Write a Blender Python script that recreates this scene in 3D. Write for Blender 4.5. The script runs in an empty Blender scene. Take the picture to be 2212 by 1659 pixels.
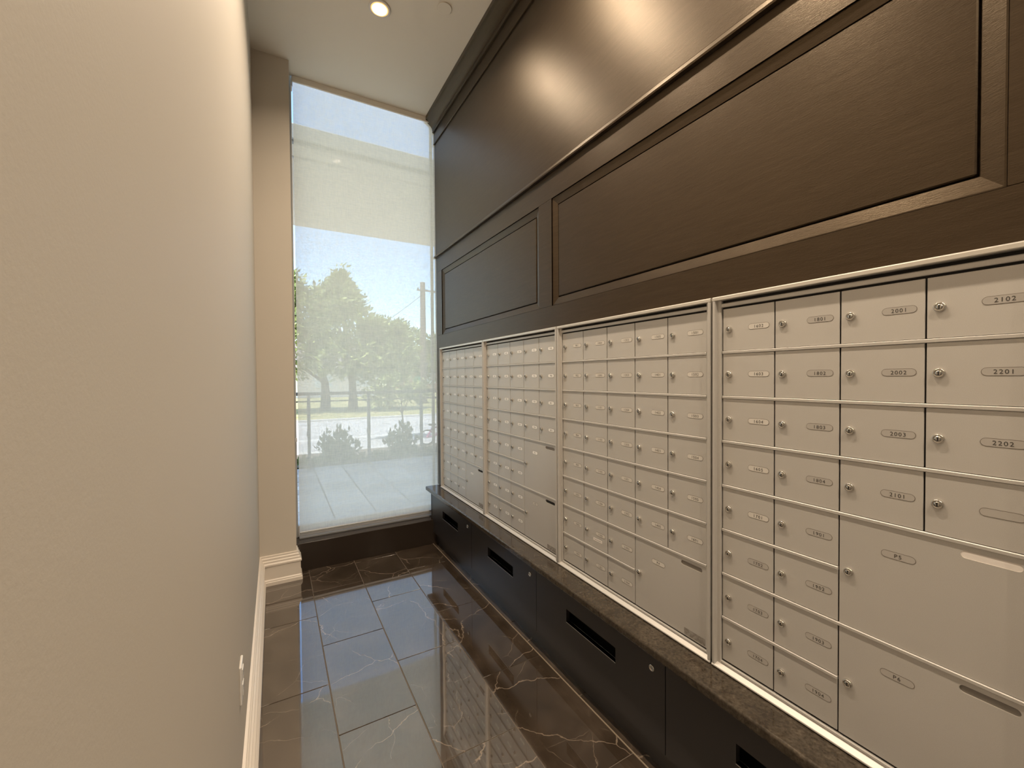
import bpy, math, random
from mathutils import Vector, Matrix

random.seed(7)
SC = bpy.context.scene
COL = SC.collection
PI = math.pi
EYE = 1.385                     # camera height above the floor
CEIL = 3.54

# ------------------------------------------------------------------ camera
yaw, pitch, roll = math.radians(29.5756), math.radians(-1.00914), -0.00718616
fw = Vector((math.sin(yaw)*math.cos(pitch), math.cos(yaw)*math.cos(pitch), math.sin(pitch)))
r0 = Vector((math.cos(yaw), -math.sin(yaw), 0))
u0 = r0.cross(fw)
rt = r0*math.cos(roll) + u0*math.sin(roll)
up = -r0*math.sin(roll) + u0*math.cos(roll)
cam = bpy.data.cameras.new('camera')
cam.sensor_width = 36
cam.lens = 902.515/2212*36
cam.clip_start = 0.02
cam.clip_end = 400
co = bpy.data.objects.new('camera', cam)
COL.objects.link(co)
m = Matrix((rt, up, -fw)).transposed().to_4x4()
m.translation = Vector((-1.2, 0, EYE))
co.matrix_world = m
SC.camera = co

# ------------------------------------------------------------------ world, sun, exposure
SC.view_settings.view_transform = 'Standard'
SC.view_settings.look = 'None'
SC.view_settings.gamma = 1
SC.view_settings.exposure = 0
SC.view_settings.use_curve_mapping = False
w = bpy.data.worlds.new('sky')
SC.world = w
w.use_nodes = True
wn, wl = w.node_tree.nodes, w.node_tree.links
wn.clear()
sky = wn.new('ShaderNodeTexSky')
sky.sky_type = 'NISHITA'
sky.sun_disc = False
sky.sun_elevation = math.radians(52)
sky.sun_rotation = math.radians(215)
sky.air_density = 1.0
sky.dust_density = 0.6
sky.ozone_density = 1.5
bg = wn.new('ShaderNodeBackground')
bg.inputs[1].default_value = 0.60
wo = wn.new('ShaderNodeOutputWorld')
wl.new(sky.outputs[0], bg.inputs[0])
wl.new(bg.outputs[0], wo.inputs[0])
sun = bpy.data.lights.new('sun', 'SUN')
sun.energy = 11.0
sun.angle = math.radians(0.6)
sun.color = (1.0, 0.95, 0.88)
so = bpy.data.objects.new('sun', sun)
COL.objects.link(so)
so.rotation_euler = Vector((0.25, 0.12, -0.90)).to_track_quat('-Z', 'Y').to_euler()
DOWNLIGHT_W = 23.0
WARM = (1.0, 0.81, 0.60)

# ------------------------------------------------------------------ materials
def mat(name, col, rough=0.5, metal=0.0, spec=0.5, fn=None):
    m_ = bpy.data.materials.new(name)
    m_.use_nodes = True
    nt = m_.node_tree
    b = nt.nodes['Principled BSDF']
    b.inputs['Base Color'].default_value = (*col, 1)
    b.inputs['Roughness'].default_value = rough
    b.inputs['Metallic'].default_value = metal
    b.inputs['Specular IOR Level'].default_value = spec
    m_.diffuse_color = (*col, 1)
    if fn:
        fn(nt, b)
    return m_

def coords(nt, scale=(1, 1, 1), kind='Object', rnd=False):
    tc = nt.nodes.new('ShaderNodeTexCoord')
    mp = nt.nodes.new('ShaderNodeMapping')
    mp.inputs['Scale'].default_value = scale
    nt.links.new(tc.outputs[kind], mp.inputs[0])
    if rnd:
        oi = nt.nodes.new('ShaderNodeObjectInfo')
        cx = nt.nodes.new('ShaderNodeCombineXYZ')
        for i, k in enumerate((37.0, 53.0, 71.0)):
            mm = nt.nodes.new('ShaderNodeMath')
            mm.operation = 'MULTIPLY'
            mm.inputs[1].default_value = k
            nt.links.new(oi.outputs['Random'], mm.inputs[0])
            nt.links.new(mm.outputs[0], cx.inputs[i])
        nt.links.new(cx.outputs[0], mp.inputs['Location'])
    return mp.outputs[0]

def noise(nt, co_, scale, detail=4, rough=0.55, dist=0.0):
    n = nt.nodes.new('ShaderNodeTexNoise')
    n.inputs['Scale'].default_value = scale
    n.inputs['Detail'].default_value = detail
    n.inputs['Roughness'].default_value = rough
    n.inputs['Distortion'].default_value = dist
    nt.links.new(co_, n.inputs['Vector'])
    return n.outputs['Fac']

def ramp(nt, fac, stops):
    r = nt.nodes.new('ShaderNodeValToRGB')
    el = r.color_ramp.elements
    while len(el) < len(stops):
        el.new(0.5)
    for e, (p_, c) in zip(el, stops):
        e.position = p_
        e.color = (*c, 1) if len(c) == 3 else c
    nt.links.new(fac, r.inputs[0])
    return r.outputs[0]

def bump(nt, b, fac, strength=0.1, dist=0.002):
    n = nt.nodes.new('ShaderNodeBump')
    n.inputs['Strength'].default_value = strength
    n.inputs['Distance'].default_value = dist
    nt.links.new(fac, n.inputs['Height'])
    nt.links.new(n.outputs[0], b.inputs['Normal'])

def mixc(nt, fac, a, b_, mode='MIX'):
    x = nt.nodes.new('ShaderNodeMix')
    x.data_type = 'RGBA'
    x.blend_type = mode
    for sock, v in ((x.inputs[0], fac), (x.inputs[6], a), (x.inputs[7], b_)):
        if isinstance(v, (int, float)):
            sock.default_value = v
        elif isinstance(v, tuple):
            sock.default_value = (*v, 1)
        else:
            nt.links.new(v, sock)
    return x.outputs[2]

def f_paint(nt, b):
    c = coords(nt)
    bump(nt, b, noise(nt, c, 260, 3), 0.12, 0.001)

def f_wood(nt, b):
    b.inputs['Specular Tint'].default_value = (1.0, 0.75, 0.46, 1)
    c = coords(nt, (3, 1.2, 16))
    n1 = noise(nt, c, 6, 8, 0.65, 0.6)
    col = ramp(nt, n1, [(0.25, (0.019, 0.013, 0.009)), (0.55, (0.030, 0.021, 0.0145)), (0.8, (0.041, 0.029, 0.020))])
    nt.links.new(col, b.inputs['Base Color'])
    c2 = coords(nt, (2, 5, 30))
    n2 = noise(nt, c2, 14, 6, 0.6, 0.8)
    bump(nt, b, n2, 0.22, 0.002)
    rr = nt.nodes.new('ShaderNodeMapRange')
    rr.inputs['To Min'].default_value = 0.28
    rr.inputs['To Max'].default_value = 0.40
    nt.links.new(n2, rr.inputs[0])
    nt.links.new(rr.outputs[0], b.inputs['Roughness'])

def f_alu(nt, b):
    c = coords(nt, (1, 1, 1))
    n1 = noise(nt, c, 900, 2)
    n0 = noise(nt, c, 3.0, 3)
    col = ramp(nt, n1, [(0.3, (0.54, 0.52, 0.49)), (0.7, (0.61, 0.59, 0.565))])
    nt.links.new(mixc(nt, 0.25, col, ramp(nt, n0, [(0.35, (0.53, 0.515, 0.49)), (0.65, (0.62, 0.60, 0.57))])), b.inputs['Base Color'])
    bump(nt, b, n1, 0.05, 0.0005)

def f_granite(nt, b):
    c = coords(nt)
    n1 = noise(nt, c, 14, 9, 0.72, 1.6)
    n2 = noise(nt, c, 120, 4, 0.6)
    a = ramp(nt, n1, [(0.3, (0.036, 0.027, 0.020)), (0.5, (0.062, 0.050, 0.037)), (0.62, (0.085, 0.068, 0.05)), (0.75, (0.15, 0.125, 0.10))])
    b2 = ramp(nt, n2, [(0.35, (0.45, 0.42, 0.38)), (0.6, (1, 1, 1)), (0.75, (1.5, 1.4, 1.25))])
    nt.links.new(mixc(nt, 0.8, a, b2, 'MULTIPLY'), b.inputs['Base Color'])

def f_tile(nt, b):
    b.inputs['IOR'].default_value = 2.05
    c = coords(nt, (1, 1, 1), rnd=True)
    n1 = noise(nt, c, 3.2, 8, 0.62, 0.5)
    base = ramp(nt, n1, [(0.3, (0.030, 0.021, 0.014)), (0.5, (0.058, 0.042, 0.030)), (0.72, (0.105, 0.080, 0.060))])
    # veins: distorted voronoi edges
    def vein(scale, wdt, warp):
        nn = nt.nodes.new('ShaderNodeTexNoise')
        nn.inputs['Scale'].default_value = 1.8
        nn.inputs['Detail'].default_value = 6
        nn.inputs['Roughness'].default_value = 0.6
        nt.links.new(c, nn.inputs['Vector'])
        vm = nt.nodes.new('ShaderNodeVectorMath')
        vm.operation = 'SCALE'
        vm.inputs['Scale'].default_value = warp
        nt.links.new(nn.outputs['Color'], vm.inputs[0])
        va = nt.nodes.new('ShaderNodeVectorMath')
        nt.links.new(c, va.inputs[0])
        nt.links.new(vm.outputs[0], va.inputs[1])
        v = nt.nodes.new('ShaderNodeTexVoronoi')
        v.feature = 'DISTANCE_TO_EDGE'
        v.inputs['Scale'].default_value = scale
        nt.links.new(va.outputs[0], v.inputs['Vector'])
        return ramp(nt, v.outputs['Distance'], [(0.0, (1, 1, 1)), (wdt*0.4, (0.45, 0.45, 0.45)), (wdt, (0, 0, 0))])
    msk = ramp(nt, noise(nt, c, 4.5, 3), [(0.36, (0, 0, 0)), (0.54, (1, 1, 1))])
    v1 = mixc(nt, 1.0, vein(2.0, 0.0075, 0.30), msk, 'MULTIPLY')
    v2 = mixc(nt, 1.0, vein(4.0, 0.009, 0.22), ramp(nt, noise(nt, c, 6, 3), [(0.40, (0, 0, 0)), (0.62, (0.55, 0.55, 0.55))]), 'MULTIPLY')
    vv = mixc(nt, 1.0, v1, v2, 'ADD')
    rgb = nt.nodes.new('ShaderNodeRGBToBW')
    nt.links.new(vv, rgb.inputs[0])
    nt.links.new(mixc(nt, rgb.outputs[0], base, (0.30, 0.235, 0.18)), b.inputs['Base Color'])
    c3 = coords(nt, (1, 1, 1))
    bump(nt, b, noise(nt, c3, 3.0, 1), 0.25, 0.002)

def f_grass(nt, b):
    c = coords(nt, kind='Generated')
    n1 = noise(nt, coords(nt), 1.3, 6)
    nt.links.new(ramp(nt, n1, [(0.3, (0.22, 0.24, 0.08)), (0.6, (0.42, 0.37, 0.17))]), b.inputs['Base Color'])

def f_leaf(c1, c2):
    def f(nt, b):
        oi = nt.nodes.new('ShaderNodeNewGeometry')
        nt.links.new(ramp(nt, oi.outputs['Random Per Island'], [(0.0, c1), (1.0, c2)]), b.inputs['Base Color'])
    return f

def f_asphalt(nt, b):
    n1 = noise(nt, coords(nt), 2.0, 8, 0.7)
    nt.links.new(ramp(nt, n1, [(0.3, (0.42, 0.41, 0.41)), (0.7, (0.55, 0.54, 0.53))]), b.inputs['Base Color'])

def f_paver(nt, b):
    oi = nt.nodes.new('ShaderNodeObjectInfo')
    a = ramp(nt, oi.outputs['Random'], [(0.0, (0.62, 0.60, 0.58)), (1.0, (0.92, 0.90, 0.87))])
    n1 = noise(nt, coords(nt), 12, 5)
    nt.links.new(mixc(nt, 0.5, a, ramp(nt, n1, [(0.3, (0.7, 0.7, 0.7)), (0.7, (1.15, 1.15, 1.15))]), 'MULTIPLY'), b.inputs['Base Color'])

M = {
 'wall': mat('beige_wall_paint', (0.64, 0.59, 0.52), 0.62, fn=f_paint),
 'ceiling': mat('ceiling_paint', (0.88, 0.83, 0.75), 0.7, fn=f_paint),
 'trimpaint': mat('white_trim_paint', (0.80, 0.73, 0.65), 0.35),
 'wood': mat('espresso_wood', (0.07, 0.046, 0.03), 0.34, spec=0.6, fn=f_wood),
 'alu': mat('anodised_aluminium', (0.56, 0.54, 0.50), 0.46, metal=0.35, fn=f_alu),
 'alu_bright': mat('bright_aluminium', (0.70, 0.67, 0.62), 0.36, metal=0.6),
 'chrome': mat('satin_chrome', (0.62, 0.60, 0.56), 0.16, metal=1.0),
 'key': mat('keyway_black', (0.01, 0.01, 0.01), 0.6),
 'gap': mat('dark_joint', (0.012, 0.010, 0.009), 0.8),
 'ink': mat('dark_print', (0.05, 0.045, 0.04), 0.6),
 'line': mat('plate_outline', (0.16, 0.13, 0.10), 0.6),
 'plate_white': mat('white_number_plate', (0.95, 0.94, 0.92), 0.3),
 'plate_beige': mat('pale_number_plate', (0.66, 0.63, 0.585), 0.30),
 'plate_grey': mat('grey_number_plate', (0.455, 0.43, 0.40), 0.30),
 'slot_grey': mat('grey_slot', (0.22, 0.20, 0.18), 0.5),
 'sticker': mat('grey_sticker', (0.30, 0.28, 0.25), 0.5, fn=lambda nt, b: nt.links.new(ramp(nt, noise(nt, coords(nt), 90, 2), [(0.40, (0.22, 0.20, 0.18)), (0.60, (0.34, 0.315, 0.285))]), b.inputs['Base Color'])),
 'paper': mat('white_paper', (0.85, 0.80, 0.76), 0.6),
 'cabinet': mat('charcoal_laminate', (0.030, 0.027, 0.027), 0.30, spec=0.55),
 'granite': mat('brown_granite', (0.11, 0.09, 0.07), 0.10, spec=0.6, fn=f_granite),
 'tile': mat('dark_marble_tile', (0.06, 0.045, 0.033), 0.035, spec=1.0, fn=f_tile),
 'grout': mat('grey_grout', (0.17, 0.14, 0.11), 0.8),
 'grout_line': mat('pale_metal_strip', (0.34, 0.28, 0.21), 0.35, metal=0.3),
 'curb': mat('dark_sill_stone', (0.030, 0.022, 0.017), 0.12, spec=0.7),
 'frame': mat('window_frame_grey', (0.42, 0.43, 0.43), 0.4, metal=0.2),
 'frame_white': mat('window_frame_white', (0.80, 0.81, 0.82), 0.35),
 'white': mat('white_plastic', (0.80, 0.78, 0.75), 0.35),
 'canopy': mat('cream_render', (0.80, 0.74, 0.63), 0.8, fn=lambda nt, b: nt.links.new(ramp(nt, noise(nt, coords(nt), 1.5, 5), [(0.3, (0.72, 0.66, 0.56)), (0.7, (0.84, 0.78, 0.68))]), b.inputs['Base Color'])),
 'canopy_face': mat('fascia_shade_grey', (0.52, 0.50, 0.48), 0.7),  # canopy front's shade put into this grey, also used on the soffit joint
 'rail': mat('grey_rail_metal', (0.20, 0.20, 0.20), 0.45, metal=0.2),
 'paver': mat('grey_paver', (0.45, 0.44, 0.44), 0.85, fn=f_paver),
 'bed': mat('soil_mulch', (0.16, 0.13, 0.10), 0.9),
 'concrete': mat('pale_concrete', (0.60, 0.58, 0.55), 0.85),
 'asphalt': mat('worn_asphalt', (0.45, 0.45, 0.45), 0.85, fn=f_asphalt),
 'paintline': mat('road_paint', (0.8, 0.8, 0.76), 0.7),
 'grass': mat('dry_grass', (0.35, 0.33, 0.13), 0.9, fn=f_grass),
 'bark': mat('bark', (0.10, 0.075, 0.055), 0.9),
 'leaf': mat('tree_leaf', (0.10, 0.16, 0.03), 0.6, fn=f_leaf((0.04, 0.08, 0.015), (0.52, 0.58, 0.20))),  # bright end of the random leaf tones stands in for lit highlights
 'leaf2': mat('shrub_leaf', (0.12, 0.19, 0.04), 0.5, fn=f_leaf((0.05, 0.10, 0.02), (0.24, 0.32, 0.10))),
 'pole': mat('grey_pole_wood', (0.20, 0.155, 0.13), 0.9),
 'wire': mat('black_wire', (0.03, 0.03, 0.03), 0.6),
 'sign_green': mat('street_sign_green', (0.02, 0.32, 0.20), 0.5),
 'stucco': mat('house_stucco', (0.72, 0.66, 0.60), 0.85),
 'brick': mat('house_brick', (0.48, 0.28, 0.20), 0.85),
 'roof': mat('house_roof', (0.22, 0.19, 0.17), 0.85),
 'pink': mat('pink_paint', (0.75, 0.20, 0.45), 0.4),
 'tyre': mat('tyre_rubber', (0.03, 0.03, 0.03), 0.7),
}
# lamp lens
lm = bpy.data.materials.new('lamp_lens')
lm.use_nodes = True
lb = lm.node_tree.nodes['Principled BSDF']
lb.inputs['Base Color'].default_value = (1, 0.9, 0.7, 1)
lb.inputs['Emission Color'].default_value = (1.0, 0.80, 0.45, 1)
lb.inputs['Emission Strength'].default_value = 5.0
M['lens'] = lm
bm_ = lm.copy()
bm_.name = 'lamp_reflector_glow'
bb_ = bm_.node_tree.nodes['Principled BSDF']
bb_.inputs['Emission Color'].default_value = (1.0, 0.50, 0.10, 1)
bb_.inputs['Emission Strength'].default_value = 1.0  # orange glow emitted here stands in for lamp light the ring reflects
M['baffle_glow'] = bm_
# window glass: clear pane, mostly passing light, a little mirror
gm = bpy.data.materials.new('clear_glass')
gm.use_nodes = True
nt = gm.node_tree
nt.nodes.clear()
o_ = nt.nodes.new('ShaderNodeOutputMaterial')
tr = nt.nodes.new('ShaderNodeBsdfTransparent')
tr.inputs[0].default_value = (0.93, 0.95, 0.95, 1)
gl = nt.nodes.new('ShaderNodeBsdfGlossy')
gl.inputs['Roughness'].default_value = 0.0
fr = nt.nodes.new('ShaderNodeFresnel')
fr.inputs[0].default_value = 1.45
mx = nt.nodes.new('ShaderNodeMixShader')
ar = nt.nodes.new('ShaderNodeMath')
ar.operation = 'MULTIPLY'
ar.inputs[1].default_value = 0.35
nt.links.new(fr.outputs[0], ar.inputs[0])
nt.links.new(ar.outputs[0], mx.inputs[0])
nt.links.new(tr.outputs[0], mx.inputs[1])
nt.links.new(gl.outputs[0], mx.inputs[2])
nt.links.new(mx.outputs[0], o_.inputs[0])
M['glass'] = gm
# solar screen fabric: open weave, part see-through, part glowing white yarn lit from behind
fm = bpy.data.materials.new('solar_screen_fabric')
fm.use_nodes = True
nt = fm.node_tree
nt.nodes.clear()
o_ = nt.nodes.new('ShaderNodeOutputMaterial')
tr = nt.nodes.new('ShaderNodeBsdfTransparent')
tl = nt.nodes.new('ShaderNodeBsdfTranslucent')
tl.inputs[0].default_value = (1.0, 0.885, 0.69, 1)
df = nt.nodes.new('ShaderNodeBsdfDiffuse')
df.inputs[0].default_value = (0.80, 0.78, 0.75, 1)
m1 = nt.nodes.new('ShaderNodeMixShader')
m1.inputs[0].default_value = 0.16
m2 = nt.nodes.new('ShaderNodeMixShader')
nt.links.new(tl.outputs[0], m1.inputs[1])
nt.links.new(df.outputs[0], m1.inputs[2])
h1 = noise(nt, coords(nt, (22, 1, 190)), 1.0, 2)
h2 = noise(nt, coords(nt, (190, 1, 22)), 1.0, 2)
ad = nt.nodes.new('ShaderNodeMath')
nt.links.new(h1, ad.inputs[0])
nt.links.new(h2, ad.inputs[1])
mr = nt.nodes.new('ShaderNodeMapRange')
mr.inputs['From Min'].default_value = 0.7
mr.inputs['From Max'].default_value = 1.3
mr.inputs['To Min'].default_value = 0.85
mr.inputs['To Max'].default_value = 0.71
nt.links.new(ad.outputs[0], mr.inputs[0])
nt.links.new(mr.outputs[0], m2.inputs[0])
nt.links.new(tr.outputs[0], m2.inputs[1])
nt.links.new(m1.outputs[0], m2.inputs[2])
nt.links.new(m2.outputs[0], o_.inputs[0])
M['shade'] = fm

# ------------------------------------------------------------------ builders
class MB:
    """collects geometry of ONE part"""
    def __init__(s):
        s.v, s.f, s.mi, s.mats, s.sm = [], [], [], [], []
    def _m(s, k):
        if k not in s.mats:
            s.mats.append(k)
        return s.mats.index(k)
    def add(s, vs, fs, k, smooth=False):
        o = len(s.v)
        s.v += [tuple(x) for x in vs]
        i = s._m(k)
        for f in fs:
            s.f.append([a+o for a in f])
            s.mi.append(i)
            s.sm.append(smooth)
        return s
    def box(s, x0, x1, y0, y1, z0, z1, k):
        vs = [(x, y, z) for x in (x0, x1) for y in (y0, y1) for z in (z0, z1)]
        fs = [(0, 1, 3, 2), (4, 6, 7, 5), (0, 4, 5, 1), (2, 3, 7, 6), (0, 2, 6, 4), (1, 5, 7, 3)]
        return s.add(vs, fs, k)
    def bbox(s, x0, x1, y0, y1, z0, z1, k, b=0.003):
        """box with chamfered edges"""
        x0, x1 = min(x0, x1), max(x0, x1); y0, y1 = min(y0, y1), max(y0, y1); z0, z1 = min(z0, z1), max(z0, z1)
        vs = []
        for sx in (0, 1):
            for sy in (0, 1):
                for sz in (0, 1):
                    X, Y, Z = (x1 if sx else x0), (y1 if sy else y0), (z1 if sz else z0)
                    dx, dy, dz = (-b if sx else b), (-b if sy else b), (-b if sz else b)
                    vs += [(X, Y+dy, Z+dz), (X+dx, Y, Z+dz), (X+dx, Y+dy, Z)]
        def I(a, b_, c, t): return ((a*2+b_)*2+c)*3+t
        fs = []
        for a in (0, 1):
            q = [I(a, 0, 0, 0), I(a, 0, 1, 0), I(a, 1, 1, 0), I(a, 1, 0, 0)]; fs.append(q if not a else q[::-1])
            q = [I(0, a, 0, 1), I(1, a, 0, 1), I(1, a, 1, 1), I(0, a, 1, 1)]; fs.append(q if not a else q[::-1])
            q = [I(0, 0, a, 2), I(0, 1, a, 2), I(1, 1, a, 2), I(1, 0, a, 2)]; fs.append(q if not a else q[::-1])
        for a in (0, 1):
            for c in (0, 1):
                q = [I(a, c, 0, 0), I(a, c, 0, 1), I(a, c, 1, 1), I(a, c, 1, 0)]; fs.append(q if (a == c) else q[::-1])
                q = [I(a, 0, c, 0), I(a, 1, c, 0), I(a, 1, c, 2), I(a, 0, c, 2)]; fs.append(q if (a == c) else q[::-1])
                q = [I(0, a, c, 1), I(1, a, c, 1), I(1, a, c, 2), I(0, a, c, 2)]; fs.append(q[::-1] if (a == c) else q)
        for a in (0, 1):
            for c in (0, 1):
                for d in (0, 1):
                    q = [I(a, c, d, 0), I(a, c, d, 1), I(a, c, d, 2)]; fs.append(q if (a+c+d) % 2 else q[::-1])
        return s.add(vs, fs, k)
    def prism(s, prof, axis, a0, a1, k, smooth=False):
        """closed 2D profile extruded along axis: 'x' (y,z), 'y' (x,z), 'z' (x,y)"""
        n = len(prof)
        def P(p_, a):
            return {'x': (a, p_[0], p_[1]), 'y': (p_[0], a, p_[1]), 'z': (p_[0], p_[1], a)}[axis]
        vs = [P(p_, a0) for p_ in prof] + [P(p_, a1) for p_ in prof]
        fs = [(i, (i+1) % n, n+(i+1) % n, n+i) for i in range(n)]
        s.add(vs, fs, k, smooth)
        s.add(vs, [tuple(range(n))[::-1], tuple(range(n, 2*n))], k)
        return s
    def lathe(s, prof, c, ax, k, n=20, smooth=True):
        """profile [(radius, height)] turned about ax through c"""
        ax = Vector(ax).normalized()
        a = ax.orthogonal().normalized()
        b = ax.cross(a)
        c = Vector(c)
        vs = []
        for r, h in prof:
            for i in range(n):
                t = 2*PI*i/n
                vs.append(c + ax*h + (a*math.cos(t)+b*math.sin(t))*r)
        fs = []
        for j in range(len(prof)-1):
            for i in range(n):
                i2 = (i+1) % n
                fs.append((j*n+i, j*n+i2, (j+1)*n+i2, (j+1)*n+i))
        s.add(vs, fs, k, smooth)
        L = len(prof)-1
        s.add([vs[L*n+i] for i in range(n)], [tuple(range(n))], k)
        s.add([vs[i] for i in range(n)], [tuple(range(n))[::-1]], k)
        return s
    def tube(s, pts, rad, k, n=8):
        pts = [Vector(p_) for p_ in pts]
        if not isinstance(rad, (list, tuple)):
            rad = [rad]*len(pts)
        rings = []
        prev = None
        for i, p_ in enumerate(pts):
            d = (pts[min(i+1, len(pts)-1)] - pts[max(i-1, 0)]).normalized()
            a = d.orthogonal().normalized() if prev is None else (prev - d*prev.dot(d)).normalized()
            prev = a
            b = d.cross(a)
            rings.append([p_ + (a*math.cos(2*PI*j/n)+b*math.sin(2*PI*j/n))*rad[i] for j in range(n)])
        vs = [v for r_ in rings for v in r_]
        fs = [(i*n+j, i*n+(j+1) % n, (i+1)*n+(j+1) % n, (i+1)*n+j) for i in range(len(pts)-1) for j in range(n)]
        s.add(vs, fs, k, True)
        s.add(rings[0], [tuple(range(n))[::-1]], k)
        s.add(rings[-1], [tuple(range(n))], k)
        return s
    def mesh(s, name):
        me = bpy.data.meshes.new(name)
        me.from_pydata(s.v, [], s.f)
        for k in s.mats:
            me.materials.append(M[k])
        me.polygons.foreach_set('material_index', s.mi)
        me.polygons.foreach_set('use_smooth', s.sm)
        me.update()
        return me
    def build(s, name, parent=None):
        return link(name, s.mesh(name), parent)

def link(name, me, parent=None, loc=None):
    o = bpy.data.objects.new(name, me)
    COL.objects.link(o)
    if loc:
        o.location = loc
    if parent:
        o.parent = parent
        if loc is None:
            o.matrix_parent_inverse = world_of(parent).inverted()
    return o

def world_of(o):
    mt = Matrix.Translation(o.location) @ o.rotation_euler.to_matrix().to_4x4()
    if o.parent:
        return world_of(o.parent) @ o.matrix_parent_inverse @ mt
    return mt

def thing(name, label, cat, loc=(0, 0, 0), group=None):
    o = bpy.data.objects.new(name, None)
    o.empty_display_size = 0.05
    COL.objects.link(o)
    o.location = loc
    return tag(o, label, cat, group)

def tag(o, label, cat, group=None):
    o['label'] = label
    o['category'] = cat
    if group:
        o['group'] = group
    return o

def struct(o, label=None, cat=None):
    o['kind'] = 'structure'
    if label:
        o['label'] = label
    if cat:
        o['category'] = cat
    return o

def F(s, t, d):
    """face space of the right wall: s to the right, t up, d towards the room"""
    return (-d, -s, t)

# ------------------------------------------------------------------ floor with tiles
XL, XR = -1.305, 0.0
fl = MB().box(-5.2, 0.20, -4.2, 3.34, -0.15, -0.0035, 'grout').build('floor')
struct(fl, 'dark polished marble tile floor with thin pale veins', 'floor')
grout = 0.0035
cols = [-1.316, -1.006, -0.6985, -0.388, -0.075, 0.05]
starts = {0: 2.657, 1: 2.343, 2: 2.657, 3: 2.343, 4: 2.66}
cache = {}
for ci in range(5):
    xa, xb = cols[ci], cols[ci+1]
    if ci == 0:
        xa = -1.30
    y = starts[ci] + 0.6215*2
    while y > 0.0:
        ya, yb = y-0.6215, y
        y = ya
        yb = min(yb, 3.333)
        if yb - ya < 0.02 or ya < -0.4:
            continue
        wx, wy = (xb-xa)-grout, (yb-ya)-grout
        key = (round(wx, 4), round(wy, 4))
        if key not in cache:
            cache[key] = MB().bbox(-wx/2, wx/2, -wy/2, wy/2, -0.010, 0.0, 'tile', 0.0012).mesh('tile')
        o = link('tile', cache[key], fl, ((xa+xb)/2, (ya+yb)/2, 0.0))
        o.rotation_euler = (random.uniform(-1, 1)*0.0016, random.uniform(-1, 1)*0.0016, 0)
# tiles behind the camera and in the lobby
for i in range(8):
    for j in range(6):
        xa, ya = 0.05-(i+1)*0.62, -0.35-(j+1)*0.62
        if 'lob' not in cache:
            cache['lob'] = MB().bbox(-0.308, 0.308, -0.308, 0.308, -0.010, 0, 'tile', 0.0012).mesh('tile')
        link('tile', cache['lob'], fl, (xa+0.31, ya+0.31, 0))
MB().box(-0.0775, -0.0725, -0.3, 3.333, -0.003, 0.0012, 'grout_line').build('joint_strip', fl)

# ------------------------------------------------------------------ walls, ceiling
ce = MB().box(-5.2, 0.30, -4.2, 3.393, CEIL, CEIL+0.25, 'ceiling').build('ceiling')
struct(ce, 'smooth beige painted ceiling', 'ceiling')
wlf = MB().box(-1.55, XL, -0.7, 3.60, -0.15, CEIL, 'wall').build('wall_left')
struct(wlf, 'plain beige painted wall close on the left', 'wall')
# rounded-looking inner corner is square: stub return wall beside the window
st = MB().box(XL, -1.087, 3.235, 3.60, 0.0, CEIL, 'wall').build('wall_far')
struct(st, 'narrow beige return wall beside the tall window', 'wall')
ww = MB()
ww.box(-5.4, -5.2, -4.2, -3.4, -0.15, CEIL, 'wall').box(-5.4, -5.2, -1.0, -0.7, -0.15, CEIL, 'wall').box(-5.4, -5.2, -3.4, -1.0, 2.9, CEIL, 'wall').box(-5.4, -5.2, -3.4, -1.0, -0.15, 0.3, 'wall')
struct(ww.build('wall_west'), 'lobby wall with a wide window', 'wall')
struct(MB().box(-5.4, 0.3, -4.4, -4.2, -0.15, CEIL, 'wall').build('wall_back'), 'plain beige wall behind the viewer', 'wall')
struct(MB().box(-5.4, -1.55, -0.7, -0.5, -0.15, CEIL, 'wall').build('wall_north'), 'plain beige lobby wall', 'wall')
w2 = MB().box(-5.32, -5.30, -3.4, -1.0, 0.3, 2.9, 'glass').build('window_2')
struct(w2, 'wide clear lobby window', 'window')
for yy in (-3.4, -2.2, -1.04):
    MB().box(-5.36, -5.27, yy, yy+0.04, 0.3, 2.9, 'frame').build('mullion', w2)

# right wall: core plus panelling pieces
WY1 = 3.43
wr = MB().box(0.06, 0.20, -4.2, WY1, -0.15, CEIL, 'wood').build('wall_right')
struct(wr, 'dark espresso wood panelled wall above the mailboxes', 'wall')
Z = EYE
zR0, zP0, zP1, zB = Z+0.238, Z+0.35, Z+0.877, Z+1.003
zF = Z+1.948
def wbox(name, y0, y1, z0, z1, xf=0.0, b=0.0012):
    return MB().bbox(xf, 0.06, y0, y1, z0, z1, 'wood', b).build(name, wr)
wbox('rail', -4.2, WY1, zR0, zP0)
wbox('rail', -4.2, WY1, zP1, zB)
for a, b in ((3.268, WY1), (1.708, 1.823), (0.10, 0.228), (-1.55, -1.43), (-3.3, -3.1)):
    wbox('stile', a, b, zP0, zP1)
wbox('stile', 3.293, WY1, Z-0.911, zR0)
wbox('stile', -4.2, 0.157, Z-0.911, zR0)
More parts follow.
